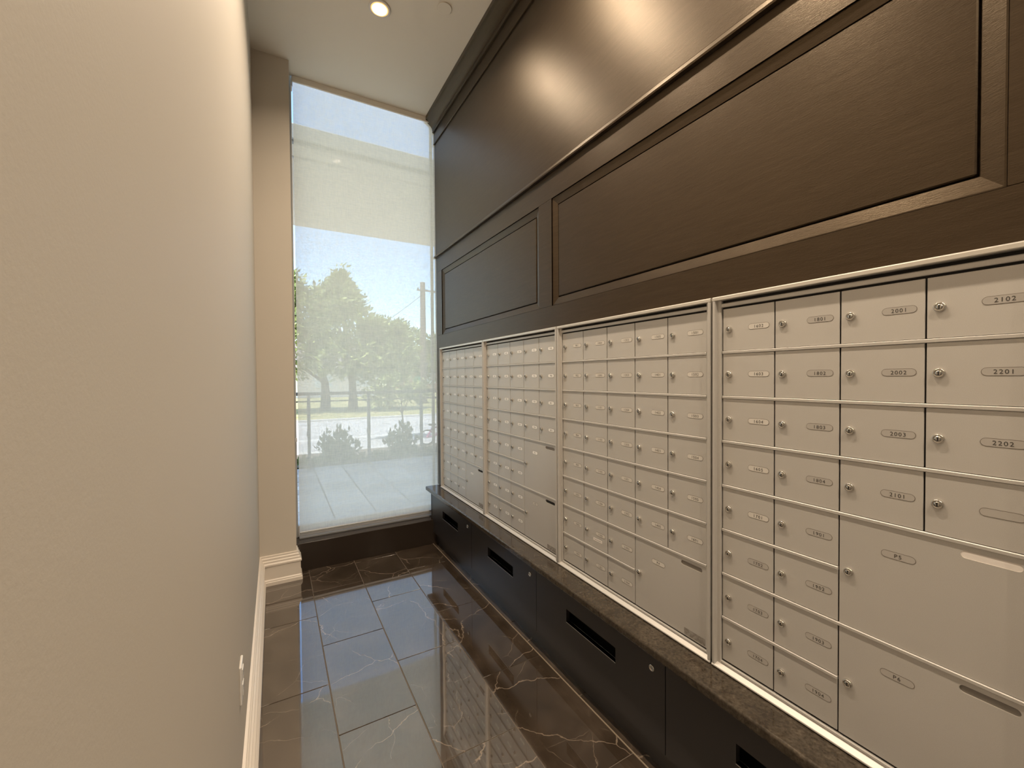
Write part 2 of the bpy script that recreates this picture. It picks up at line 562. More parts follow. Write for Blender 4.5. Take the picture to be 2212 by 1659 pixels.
def recess(y0, y1, z0, z1):
    # four mitred sloped mouldings and a flat field
    iw, dp, lip = 0.037, 0.016, 0.004
    O = [(y0, z0), (y1, z0), (y1, z1), (y0, z1)]
    I = [(y0+iw, z0+iw), (y1-iw, z0+iw), (y1-iw, z1-iw), (y0+iw, z1-iw)]
    L = [(y0+lip, z0+lip), (y1-lip, z0+lip), (y1-lip, z1-lip), (y0+lip, z1-lip)]
    mm = MB()
    for i in range(4):
        j = (i+1) % 4
        ring = [(0.0, O[i], O[j]), (0.005, O[i], O[j]), (0.005, L[i], L[j]), (dp-0.002, I[i], I[j]), (0.030, I[i], I[j])]
        for (xa, p, q), (xb, p2, q2) in zip(ring, ring[1:]):
            mm.add([(xa, *p), (xa, *q), (xb, *q2), (xb, *p2)], [(0, 1, 2, 3)], 'wood')
    mm.build('panel_moulding', wr)
    g = 0.005
    MB().bbox(0.011, 0.058, y0+iw+g, y1-iw-g, z0+iw+g, z1-iw-g, 'wood', 0.0025).build('panel', wr)
    MB().box(0.030, 0.06, y0+iw-0.001, y1-iw+0.001, z0+iw-0.001, z1-iw+0.001, 'wood').build('panel_backing', wr)
recess(1.823, 3.268, zP0, zP1)
recess(0.228, 1.708, zP0, zP1)
recess(-1.43, 0.10, zP0, zP1)
recess(-3.1, -1.55, zP0, zP1)
# bead between lower and upper panelling
MB().prism([(0.0, zB), (-0.016, zB), (-0.018, zB+0.006), (-0.016, zB+0.014), (-0.006, zB+0.017), (-0.004, zB+0.03), (0.06, zB+0.03)], 'y', -4.2, WY1, 'wood').build('bead', wr)
MB().bbox(-0.004, 0.06, -4.2, WY1, zB+0.03, zF, 'wood', 0.001).build('upper_panel', wr)
MB().prism([(0.06, zF), (-0.012, zF), (-0.014, zF+0.005), (-0.009, zF+0.014), (-0.009, CEIL), (0.06, CEIL)], 'y', -4.2, WY1, 'wood').build('frieze', wr)
# crown
zc = Z+2.045
cr = [(-0.009, zc), (-0.020, zc), (-0.022, zc+0.008), (-0.018, zc+0.016)]
for i in range(9):
    t = i/8
    cr.append((-0.022-0.050*(t**1.6), zc+0.018+0.058*(t**0.75)))
cr += [(-0.085, zc+0.080), (-0.085, CEIL), (-0.009, CEIL)]
tr1 = MB().prism(cr, 'y', -4.2, WY1, 'wood').build('trim_1')
struct(tr1, 'dark wood crown moulding along the ceiling', 'trim')
# closing pier behind the end of the wood wall
struct(MB().box(0.20, 0.30, 3.0, 3.62, -0.15, CEIL, 'wall').build('wall_pier'), 'narrow pier behind end of the wood wall', 'wall')

# baseboard: profile (offset from wall, z)
bp = [(0, 0), (0.034, 0), (0.034, 0.022), (0.030, 0.027), (0.030, 0.033), (0.024, 0.040), (0.024, 0.125), (0.030, 0.130), (0.030, 0.140),
      (0.022, 0.148), (0.022, 0.158), (0.015, 0.164), (0.015, 0.176), (0.009, 0.182), (0.009, 0.192), (0, 0.195)]
b1 = MB().prism([(XL+a, z) for a, z in bp], 'y', -0.7, 3.235, 'trimpaint').build('baseboard_left')
struct(b1, 'stepped off-white baseboard along the left wall', 'baseboard')
b2 = MB()
n = len(bp)
path = []
for a, z in bp:
    path.append([(XL, 3.235-a, z), (-1.087+a, 3.235-a, z), (-1.087+a, 3.333, z)])
for seg in (0, 1):
    for i in range(n):
        j = (i+1) % n
        b2.add([path[i][seg], path[i][seg+1], path[j][seg+1], path[j][seg]], [(0, 1, 2, 3)], 'trimpaint')
b2 = b2.build('baseboard_far')
struct(b2, 'stepped off-white baseboard wrapping the return wall', 'baseboard')
# toe kick
struct(MB().box(-0.035, 0.06, -0.9, 3.333, 0.0, 0.105, 'cabinet').build('baseboard_right'), 'black recessed toe kick under the cabinets', 'baseboard')

# ------------------------------------------------------------------ window
win = MB().box(-1.10, 0.20, 3.503, 3.509, 0.20, 3.72, 'glass').build('window_1')
struct(win, 'tall narrow clear window at the corridor end', 'window')
MB().bbox(-1.12, -1.066, 3.47, 3.53, 0.20, 3.72, 'frame', 0.002).build('jamb', win)
MB().bbox(-0.013, 0.009, 3.495, 3.518, 0.20, 3.72, 'frame', 0.0015).build('mullion', win)
MB().bbox(-1.066, 0.20, 3.47, 3.53, 3.70, 3.76, 'frame_white', 0.002).build('head_frame', win)
hd = MB().box(-1.6, 0.30, 3.393, 3.60, 3.76, 3.80, 'ceiling').box(-1.6, -1.10, 3.394, 3.60, CEIL+0.001, 3.76, 'ceiling').box(0.20, 0.30, 3.394, 3.60, CEIL+0.001, 3.76, 'ceiling').build('trim_3')
struct(hd, 'shade pocket above the tall window', 'trim')
br = MB().bbox(-1.066, 0.20, 3.475, 3.53, 0.20, 0.285, 'frame_white', 0.003).build('bottom_frame', win)
for i in range(8):
    MB().lathe([(0.004, 0), (0.004, 0.002)], (-0.98+i*0.135, 3.475, 0.26), (0, -1, 0), 'rail', 8).build('screw', br)
cb = MB().bbox(-1.087, 0.20, 3.333, 3.60, -0.15, 0.20, 'curb', 0.003).build('trim_2')
struct(cb, 'dark polished stone curb under the window', 'trim')
MB().bbox(-1.06, 0.06, 3.425, 3.47, 0.20, 0.212, 'frame', 0.002).build('sill_track', cb)

sh = thing('roller_shade', 'sheer white solar roller shade lowered over the tall window', 'shade', (-0.55, 3.40, 3.5))
MB().add([(-1.058, 3.400, 0.260), (0.004, 3.400, 0.260), (0.004, 3.400, 3.72), (-1.058, 3.400, 3.72)], [(0, 1, 2, 3)], 'shade').build('fabric', sh)
MB().bbox(-1.058, 0.004, 3.395, 3.405, 0.246, 0.263, 'frame', 0.003).build('hem_bar', sh)
MB().bbox(-1.064, 0.004, 3.378, 3.392, 3.498, CEIL, 'ceiling', 0.002).build('cassette', sh)
MB().bbox(-1.068, -1.059, 3.39, 3.46, 3.47, CEIL, 'frame_white', 0.002).build('bracket', sh)
ch = MB()
ch.tube([(-1.070, 3.385, 3.49), (-1.072, 3.385, 0.95)], 0.0016, 'white', 6)
ch.tube([(-1.070, 3.398, 3.49), (-1.072, 3.398, 0.95)], 0.0016, 'white', 6)
ch.lathe([(0.002, 0), (0.006, 0.006), (0.006, 0.03), (0.002, 0.036)], (-1.072, 3.391, 0.92), (0, 0, 1), 'white', 10)
ch.build('pull_chain', sh)

# ------------------------------------------------------------------ ceiling fittings
place = ['nearest the window', 'second from the window', 'third from the window', 'fourth from the window, unseen, added for fill light', 'fifth from the window, unseen, added for fill light', 'sixth from the window, unseen, added for fill light']
for i, yl in enumerate((2.528, 1.772, 1.016, -0.60, -1.60, -2.8)):  # last three are unseen, added behind the camera for fill light
    t = thing('downlight', 'lit warm recessed ceiling downlight, ' + place[i], 'light', (-0.636, yl, CEIL), 'recessed downlights in the ceiling')
    MB().lathe([(0.048, 0.0), (0.062, 0.0), (0.064, 0.004), (0.060, 0.007), (0.050, 0.006)], (-0.636, yl, CEIL), (0, 0, -1), 'white', 28).build('trim_ring', t)
    MB().lathe([(0.0495, 0.0), (0.0495, 0.0066)], (-0.636, yl, CEIL), (0, 0, -1), 'baffle_glow', 28).build('reflector', t)
    MB().lathe([(0.042, 0.0), (0.042, 0.0075)], (-0.636, yl, CEIL), (0, 0, -1), 'lens', 28).build('lens', t)
    L = bpy.data.lights.new('downlight_lamp', 'AREA')
    L.shape = 'DISK'
    L.size = 0.085
    L.energy = DOWNLIGHT_W * (0.42, 0.55, 1.0, 1.0, 1.0, 1.0)[i]
    L.color = WARM
    L.spread = math.radians(140)
    lo = bpy.data.objects.new('lamp', L)
    COL.objects.link(lo)
    lo.parent = t
    lo.location = (0, 0, -0.012)
t = thing('sprinkler_cover', 'small round beige cover plate on the ceiling', 'cover plate', (-0.307, 2.341, CEIL))
MB().lathe([(0.030, 0.0), (0.030, 0.004), (0.0415, 0.004), (0.043, 0.0055), (0.041, 0.007)], (-0.307, 2.341, CEIL), (0, 0, -1), 'ceiling', 32).build('cover_disc', t)

# ------------------------------------------------------------------ outlet on left wall
t = thing('wall_outlet', 'white electrical outlet plate low on left wall', 'outlet', (XL, 1.50, 0.47))
MB().bbox(XL, XL+0.006, 1.465, 1.535, 0.412, 0.527, 'white', 0.0025).build('cover_plate', t)
for zz in (0.447, 0.492):
    o = MB().bbox(XL+0.006, XL+0.0085, 1.484, 1.516, zz-0.017, zz+0.017, 'white', 0.001).build('socket', t)
    sl = MB()
    sl.box(XL+0.0085, XL+0.0088, 1.492, 1.494, zz-0.004, zz+0.006, 'key').box(XL+0.0085, XL+0.0088, 1.506, 1.508, zz-0.004, zz+0.006, 'key')
    sl.build('slots', o)

# ------------------------------------------------------------------ mailbox banks
W, DZ = 0.15384, 0.13667
Z0 = Z+0.2061
ZB = Z0-8*DZ
# shared lock
def lock_mesh(r=0.0098):
    b = MB()
    b.lathe([(r*0.96, -0.004), (r, 0.0), (r*1.02, 0.0035), (r*0.94, 0.0055), (r*0.74, 0.0062), (r*0.70, 0.0050), (r*0.55, 0.0050), (r*0.53, 0.0060), (r*0.2, 0.0062)], F(0, 0, 0), F(0, 0, 1), 'chrome', 20)
    b.add([F(-0.0011, -0.0048, 0.0065), F(0.0011, -0.0048, 0.0065), F(0.0011, 0.0012, 0.0065), F(0.0022, 0.0030, 0.0065), F(0, 0.0040, 0.0065), F(-0.0022, 0.0030, 0.0065), F(-0.0011, 0.0012, 0.0065)], [tuple(range(7))], 'key')
    return b.mesh('lock')
LOCK = lock_mesh()
BIGLOCK = lock_mesh(0.0115)
def door_mesh(w_, h_):
    b = MB()
    bv = 0.0008
    return b.bbox(0.0, 0.004, -w_+0.0016, -0.0016, -h_/2, h_/2, 'alu', bv).mesh('mailbox_door')
DOOR = door_mesh(W, DZ-0.0095)
def slotted_door(w_, h_, fill):
    dp = 0.0006 if fill == 'paper' else 0.0035
    """parcel locker door with a rounded slot cut near its top right; origin at left edge, mid height"""
    b = MB()
    s0, s1, tc_, r = 0.209, 0.291, h_/2-0.0185, 0.0075
    a0, a1 = 0.0016, w_-0.0016
    arcL = [(s0+r+math.cos(PI/2+PI*i/8)*r, tc_+math.sin(PI/2+PI*i/8)*r) for i in range(9)]
    arcR = [(s1-r+math.cos(-PI/2+PI*i/8)*r, tc_+math.sin(-PI/2+PI*i/8)*r) for i in range(9)]
    loop = arcL + arcR
    sm_ = (s0+s1)/2
    def face(pts):
        b.add([F(p[0], p[1], 0) for p in pts], [tuple(range(len(pts)))], 'alu')
    face([(a0, -h_/2), (a1, -h_/2), (a1, tc_-0.03), (a0, tc_-0.03)])
    face([(a0, tc_-0.03), (sm_, tc_-0.03), (sm_, tc_-r)] + arcL[::-1] + [(sm_, tc_+r), (sm_, h_/2), (a0, h_/2)])
    face([(sm_, tc_-0.03), (a1, tc_-0.03), (a1, h_/2), (sm_, h_/2), (sm_, tc_+r)] + arcR[::-1] + [(sm_, tc_-r)])
    n_ = len(loop)
    vs = [F(p[0], p[1], 0) for p in loop] + [F(p[0], p[1], -dp) for p in loop]
    b.add(vs, [(i, (i+1) % n_, n_+(i+1) % n_, n_+i) for i in range(n_)], 'alu_bright')
    b.add([F(p[0], p[1], -dp) for p in loop], [tuple(range(n_))[::-1]], fill)
    # edges
    for (p, q) in (((a0, -h_/2), (a1, -h_/2)), ((a1, -h_/2), (a1, h_/2)), ((a1, h_/2), (a0, h_/2)), ((a0, h_/2), (a0, -h_/2))):
        b.add([F(*p, 0), F(*q, 0), F(*q, -0.004), F(*p, -0.004)], [(0, 3, 2, 1)], 'alu')
    return b.mesh('parcel_door')

def stadium(L_, H_, n_=7):
    r = H_/2
    pts = [(L_/2-r+math.cos(-PI/2+PI*i/n_)*r, math.sin(-PI/2+PI*i/n_)*r) for i in range(n_+1)]
    pts += [(-L_/2+r+math.cos(PI/2+PI*i/n_)*r, math.sin(PI/2+PI*i/n_)*r) for i in range(n_+1)]
    return pts

glyphs = {}
def glyph(chx):
    if chx in glyphs:
        return glyphs[chx]
    cu = bpy.data.curves.new('g', 'FONT')
    cu.body = chx
    cu.size = 1.0
    cu.resolution_u = 3
    ob = bpy.data.objects.new('g', cu)
    COL.objects.link(ob)
    dg = bpy.context.evaluated_depsgraph_get()
    me = ob.evaluated_get(dg).to_mesh()
    vs = [(v.co.x, v.co.y) for v in me.vertices]
    fs = [tuple(p.vertices) for p in me.polygons]
    ob.evaluated_get(dg).to_mesh_clear()
    bpy.data.objects.remove(ob)
    bpy.data.curves.remove(cu)
    glyphs[chx] = (vs, fs)
    return glyphs[chx]

def text_into(b, txt, s0, t0, h, d, k, adv=0.62):
    """centred text of digit height h"""
    sc = h/0.70
    x = s0 - adv*sc*len(txt)/2
    for c in txt:
        vs, fs = glyph(c)
        if vs:
            wx = max(v[0] for v in vs)+min(v[0] for v in vs)
            b.add([F(x+adv*sc/2+(v[0]-wx/2)*sc, t0-h/2+v[1]*sc, d) for v in vs], fs, k)
        x += adv*sc

def plate_mesh(txt, k, L_=0.060, H_=0.0165, faint=False):
    b = MB()
    o = stadium(L_, H_)
    i_ = stadium(L_-0.0016, H_-0.0016)
    n_ = len(o)
    b.add([F(p[0], p[1], 0.0004) for p in o], [tuple(range(n_))], 'line')
    b.add([F(p[0], p[1], 0.0007) for p in i_], [tuple(range(n_))], k)
    if txt:
        text_into(b, txt, 0.0, 0.0, 0.0085, 0.0010, 'ink', 0.60)
    return b.mesh('number_plate')

def seq(fl_, unit, n_, per):
    out = []
    for _ in range(n_):
        out.append(fl_*100+unit)
        unit += 1
        if unit > per(fl_):
            fl_ += 1
            unit = 1
    return out

P5_ = lambda f: 5
nb3 = seq(9, 1, 38, P5_)            # 901 ... 1601
b3cols = [8, 8, 8, 6, 6]
nb4 = [1602, 1603, 1604, 1605, 1701, 1702, 1703, 1704, 1801, 1802, 1803, 1804, 1901, 1902, 1903, 1904, 2001, 2002, 2003, 2101, 2102, 2201, 2202, '']
nb3 = seq(9, 1, 8, P5_) + [1004, 1005, 1101, 1102, 1103, 1104, 1105, 1201, 1202, 1203, 1204, 1205, 1301, 1302, 1303, 1304, 1305, 1401, 1402, 1403, 1404, 1405, 1501, 1502, 1503, 1504, 1505, 1601]
nb2 = seq(3, 1, 32, lambda f: 6)
nb1 = seq(1, 1, 36, lambda f: 18)

def bank(yL, ncol, colrows, numbers, parcels, plate, label, pl_over=None):
    """yL: y of the left edge of the first door; parcels: list of (col, row, text, fillmaterial)"""
    yR = yL-ncol*W
    yo0, yo1 = yL+0.0262, yR-0.0262          # outer limits
    t = thing('mailbox_bank', label, 'mailboxes', ((0.0), (yo0+yo1)/2, ZB-0.02), 'mailbox banks in the wood wall')
    # carcass
    cz0, cz1 = ZB-0.022, Z0+0.034
    MB().box(0.0042, 0.055, yo1+0.001, yo0-0.001, cz0+0.001, cz1-0.001, 'gap').build('carcass', t)
    # outer frame: bevelled ring members
    fr = MB()
    g = 0.003
    a0, a1 = yo0-g, yo1+g
    # top ring
    fr.prism([(0.004, cz1), (-0.015, cz1), (-0.018, cz1-0.003), (-0.018, cz1-0.011), (-0.015, cz1-0.0125), (0.004, cz1-0.0125)], 'y', a1, a0, 'alu_bright')
    fr.prism([(0.004, Z0+0.001), (-0.003, Z0+0.001), (-0.004, Z0+0.003), (-0.004, Z0+0.011), (-0.002, Z0+0.013), (0.004, Z0+0.013)], 'y', a1, a0, 'alu')
    # bottom ring and ledge
    fr.prism([(0.004, cz0), (-0.019, cz0), (-0.020, cz0+0.001), (-0.020, cz0+0.0035), (-0.019, cz0+0.005), (-0.007, cz0+0.0125), (0.004, cz0+0.0125)], 'y', a1, a0, 'alu')
    fr.prism([(0.004, ZB-0.0078), (-0.004, ZB-0.0078), (-0.0045, ZB-0.0068), (-0.0045, ZB-0.0022), (-0.0035, ZB-0.001), (0.004, ZB-0.001)], 'y', a1, a0, 'alu')
    # side members
    for ya, yb in ((a0, yL), (yR, a1)):
        s_ = 1 if ya == a0 else -1
        e = a0 if s_ > 0 else a1
        i_ = yL if s_ > 0 else yR
        P = [(0.004, e), (-0.015, e), (-0.018, e-s_*0.0015), (-0.018, e-s_*0.0085), (-0.014, e-s_*0.010), (-0.006, e-s_*0.0115), (-0.006, i_+s_*0.003), (-0.004, i_+s_*0.0012), (0.004, i_+s_*0.0012)]
        fr.prism(P if s_ > 0 else P[::-1], 'z', cz0+0.0045, cz1-0.0125, 'alu')
    fr.build('outer_frame', t)
    # horizontal bars, broken where a parcel door spans two rows
    for k in range(1, 8):
        segs = []
        cur = 0
        blocked = set()
        for (c, r, *_r) in parcels:
            if r < k < r+2:
                blocked |= {c, c+1}
        c = 0
        while c < ncol:
            if c in blocked:
                c += 1
                continue
            c2 = c
            while c2 < ncol and c2 not in blocked:
                c2 += 1
            segs.append((c, c2))
            c = c2
        for c, c2 in segs:
            zc_ = Z0-k*DZ
            MB().prism([(0.004, zc_-0.0044), (-0.0022, zc_-0.0044), (-0.0032, zc_-0.0034), (-0.0032, zc_+0.0026), (-0.0022, zc_+0.0036), (0.004, zc_+0.0040)], 'y', yL-c2*W+0.001, yL-c*W-0.001, 'alu').build('divider_bar', t)
    it = iter(numbers)
    base = Vector(t.location)
    for c in range(ncol):
        for r in range(colrows[c]):
            yy, zz = yL-c*W, Z0-(r+0.5)*DZ
            num = next(it)
            d = link('mailbox_door', DOOR, t, Vector((0, yy, zz))-base)
            link('lock', LOCK, d, (0, -0.0213, 0.0))
            kk = plate
            if pl_over:
                kk = pl_over(c, r) or plate
            sz = (0.060, 0.0165) if plate != 'plate_white' else (0.050, 0.0175)
            link('number_plate', plate_mesh(str(num), kk, *sz), d, (0, -0.110, 0.002))
            if label.startswith('third') and c == 1 and r == 6:
                s_ = MB()
                s_.add([F(a, b, 0.0006) for a, b in ((-0.028, -0.006), (0.028, -0.006), (0.028, 0.006), (-0.028, 0.006))], [(0, 1, 2, 3)], 'paper')
                pts = [(-0.022+0.044*i/14, 0.0015*math.sin(i*2.1)) for i in range(15)]
                for p, q in zip(pts, pts[1:]):
                    s_.add([F(p[0], p[1]-0.0006, 0.0009), F(q[0], q[1]-0.0006, 0.0009), F(q[0], q[1]+0.0006, 0.0009), F(p[0], p[1]+0.0006, 0.0009)], [(0, 1, 2, 3)], 'ink')
                o = link('name_strip', s_.mesh('name_strip'), d, (0, -0.0925, -0.026))
                o['label'] = 'white paper name strip'
    for (c, r, txt, fill, pk) in parcels:
        yy, zz = yL-c*W, Z0-(r+1)*DZ
        d = link('parcel_door', slotted_door(2*W, 2*DZ-0.0095, fill), t, Vector((0, yy, zz))-base)
        d['label'] = 'large parcel locker door with slot'
        link('lock', LOCK, d, (0, -0.0205, 0.0))
        link('number_plate', plate_mesh(txt, pk, *((0.060, 0.0165) if plate != 'plate_white' else (0.050, 0.0175))), d, (0, -0.112, DZ/2+0.002))
        if r == 6:
            s_ = MB().add([F(a, b, 0.0006) for a, b in ((-0.040, -0.011), (0.040, -0.011), (0.040, 0.011), (-0.040, 0.011))], [(0, 1, 2, 3)], 'sticker')
            link('sticker', s_.mesh('sticker'), d, (0, -0.262, -DZ+0.020))
    return t

y4 = 0.7994
y3 = 1.6216
y2 = y3+0.053+5*W
y1 = y2+0.053+5*W
b3over = None
bank(y1, 5, [8, 8, 8, 6, 6], nb1, [(3, 6, 'P1', 'gap', 'plate_white')], 'plate_white', 'first silver mailbox bank nearest the window with small white number tags')
bank(y2, 5, [8, 8, 8, 4, 4], nb2, [(3, 4, 'P2', 'slot_grey', 'plate_white'), (3, 6, 'P3', 'gap', 'plate_beige')], 'plate_white', 'second silver mailbox bank with two stacked parcel lockers and white number tags')
bank(y3, 5, [8, 8, 8, 6, 6], nb3, [(3, 6, 'P4', 'slot_grey', 'plate_beige')], 'plate_beige', 'third silver mailbox bank with one parcel locker and numbers up to 1601')
bank(y4, 4, [8, 8, 4, 4], nb4, [(2, 4, 'P5', 'paper', 'plate_grey'), (2, 6, 'P6', 'slot_grey', 'plate_grey')], 'plate_grey', 'nearest silver mailbox bank with large numbers 1602 to 2202',
     lambda c, r: 'plate_beige' if c == 0 and r < 5 else None)

# ------------------------------------------------------------------ counter and cabinets
cz = Z-0.912
ct = MB()
pr = [(0.058, cz-0.034), (-0.106, cz-0.034)]
for i in range(9):
    a = -PI/2 - PI*i/8*0.5
    pr.append((-0.106+math.cos(a)*0.010, cz-0.024+math.sin(a)*0.010))
pr += [(-0.1165, cz-0.010)]
for i in range(7):
    a = PI - PI/2*i/6
    pr.append((-0.1085+math.cos(a)*0.008, cz-0.008+math.sin(a)*0.008))
pr += [(0.058, cz)]
ct.prism(pr, 'y', -0.9, 3.385, 'granite')
c_ = ct.build('countertop')
tag(c_, 'long narrow brown granite ledge under the mailboxes', 'countertop')
zt, zb = cz-0.036, 0.098
xf = -0.070
names = ['nearest the window', 'second from the window', 'third from the window', 'fourth from the window, unseen, added for fill light', 'fifth from the window, unseen, added for fill light']
# filler strip beside the window
fs_ = MB().bbox(xf, 0.058, 3.359, 3.390, 0.2, zt, 'cabinet', 0.001).build('filler_strip')
tag(fs_, 'thin charcoal filler strip between cabinets and window', 'filler')
for i in range(5):
    ya, yb = 3.357-0.7997*(i+1), 3.357-0.7997*i          # ya nearer the camera
    t = thing('recycling_cabinet', 'low charcoal cabinet with mail slot under the ledge, ' + names[i], 'cabinet', (xf, (ya+yb)/2, zb), 'charcoal cabinets under the ledge')
    g = 0.0018
    sy0, sy1 = yb-0.562, yb-0.248                        # slot
    sz0, sz1 = Z-1.110, Z-1.052
    o = MB()
    o.box(xf, xf+0.018, ya+g, sy0, zb, zt, 'cabinet').box(xf, xf+0.018, sy1, yb-g, zb, zt, 'cabinet')
    o.box(xf, xf+0.018, sy0, sy1, zb, sz0, 'cabinet').box(xf, xf+0.018, sy0, sy1, sz1, zt, 'cabinet')
    dr = o.build('cabinet_door', t)
    MB().box(xf-0.0005, xf+0.019, sy0, sy1, sz0-0.0025, sz0, 'frame').build('slot_edge', dr)
    k = MB().lathe([(0.0115, -0.002), (0.0118, 0.003), (0.0105, 0.006), (0.008, 0.0065), (0.0078, 0.005), (0.002, 0.0055)], (xf, ya+0.056, Z-1.018), (-1, 0, 0), 'chrome', 20)
    k.build('lock', dr)
    MB().box(xf+0.10, xf+0.105, ya+0.02, yb-0.02, zb, zt, 'gap').build('cabinet_back', t)
    sd = MB()
    for yy in (ya+g, yb-g-0.016):
        sd.box(xf+0.019, xf+0.100, yy, yy+0.016, zb, zt, 'cabinet')
    sd.box(xf+0.019, xf+0.100, ya+0.02, yb-0.02, zb, zb+0.012, 'cabinet')
    sd.build('cabinet_body', t)

# ------------------------------------------------------------------ outside: ground
G = -0.15
struct(MB().box(-40, 60, 18.2, 90, G-0.6, G-0.005, 'grass').build('lawn'), 'dry grass verge under the trees', 'ground')
struct(MB().box(-40, 60, 3.62, 18.3, G-0.6, G-0.08, 'bed').build('ground'), 'bare ground below street level', 'ground')
rd = MB().box(-40, 60, 9.25, 16.1, G-0.1, G, 'asphalt').build('road')
struct(rd, 'pale worn asphalt street', 'road')
MB().box(-40, 60, 11.3, 11.42, G, G+0.004, 'paintline').build('lane_line', rd)
MB().box(-40, 60, 9.0, 9.25, G-0.08, G+0.06, 'concrete').build('kerb', rd)
MB().box(-40, 60, 16.1, 16.35, G-0.08, G+0.06, 'concrete').build('kerb', rd)
struct(MB().box(-40, 60, 16.35, 18.3, G-0.08, G+0.02, 'grass').build('grass_verge'), 'strip of dry yellow grass beside the street', 'ground')
struct(MB().box(-40, 60, 7.15, 9.0, G-0.08, G+0.06, 'bed').build('planting_bed'), 'mulched planting bed beyond the railing', 'ground')
pt = MB().box(-6, 8, 3.60, 7.15, -0.25, -0.03, 'gap').build('patio')
struct(pt, 'grey paver patio outside the window', 'patio')
pav = {}
y = 3.62
row = 0
npv = 0
# the paving courses run at an angle like the photo's: rows along y, each 0.42 wide
x = -1.9
while x < 3.6:
    wx = 0.40
    y = 3.62 + (0.18 if row % 2 else 0.0) - 0.3
    while y < 7.13:
        ly = random.choice((0.30, 0.30, 0.45, 0.22))
        ya, yb = max(y, 3.62), min(y+ly, 7.14)
        y += ly
        if yb-ya < 0.05:
            continue
        key = round(yb-ya, 3)
        if key not in pav:
            pav[key] = MB().bbox(-wx/2+0.008, wx/2-0.008, -key/2+0.008, key/2-0.008, -0.04, 0, 'paver', 0.006).mesh('paver')
        npv += 1
        o = link('paver', pav[key], pt, (x+wx/2, (ya+yb)/2, random.uniform(-0.002, 0.001)))
    x += wx
    row += 1

# canopy
cp = thing('patio_canopy', 'cream concrete canopy slab above the patio', 'canopy', (2, 6, 3.78))
MB().bbox(-7, 12, 4.75, 7.42, Z+2.40, Z+2.56, 'canopy_face', 0.01).build('fascia', cp)
MB().bbox(-6.98, 11.98, 4.78, 7.40, Z+2.392, Z+2.402, 'canopy', 0.002).build('soffit_panel', cp)
MB().bbox(-6.98, 11.98, 4.77, 4.83, Z+2.384, Z+2.393, 'rail', 0.002).build('soffit_shade_strip', cp)  # dark strip drawn in for the shadow line under the canopy front
MB().bbox(-6.98, 11.98, 5.10, 5.14, Z+2.386, Z+2.393, 'canopy_face', 0.001).build('soffit_joint', cp)
for xx in (-5.5, 9.5):
    MB().bbox(xx, xx+0.35, 6.2, 6.55, -0.1, Z+2.39, 'canopy', 0.01).build('column', cp)

# railing
rl = thing('railing', 'grey metal patio railing with top and middle rails', 'railing', (0.1, 6.95, 0))
MB().bbox(-6, 8, 6.92, 6.98, 1.125, 1.172, 'rail', 0.006).build('top_rail', rl)
MB().bbox(-6, 8, 6.94, 6.965, 1.022, 1.042, 'rail', 0.003).build('middle_rail', rl)
MB().bbox(-6, 8, 6.94, 6.965, 0.055, 0.085, 'rail', 0.003).build('bottom_rail', rl)
for xx in (-5.1, -4.25, -3.38, -2.5, -1.63, -0.765, 0.10, 0.962, 1.83, 2.70, 3.56, 4.43, 5.3, 6.2):
    p_ = MB().bbox(xx-0.022, xx+0.022, 6.93, 6.975, 0.0, 1.125, 'rail', 0.004).build('post', rl)
    MB().bbox(xx-0.032, xx-0.022, 6.93, 6.96, 0.51, 0.58, 'rail', 0.002).build('clamp', p_)

struct(MB().box(-9, 12, 3.30, 3.60, CEIL+0.26, 12.6, 'canopy').build('facade'), 'cream upper facade above the window, unseen, sized to shade the patio', 'wall')  # unseen storeys out of view, added to keep sun off the patio
struct(MB().box(-9, -1.56, 3.30, 3.60, -0.2, CEIL+0.25, 'canopy').box(0.31, 12, 3.30, 3.60, -0.2, CEIL+0.25, 'canopy').build('facade_base'), 'cream ground floor facade beside the window', 'wall')

# ------------------------------------------------------------------ vegetation
def leaf_into(b, p, d, ln, wd, k):
    d = d.normalized()
    s_ = d.cross(Vector((random.uniform(-1, 1), random.uniform(-1, 1), random.uniform(-1, 1)))).normalized()*wd*0.5
    mid = p+d*ln*0.5+Vector((0, 0, -0.06*ln))
    b.add([p, mid+s_, p+d*ln, mid-s_], [(0, 1, 2, 3)], k)

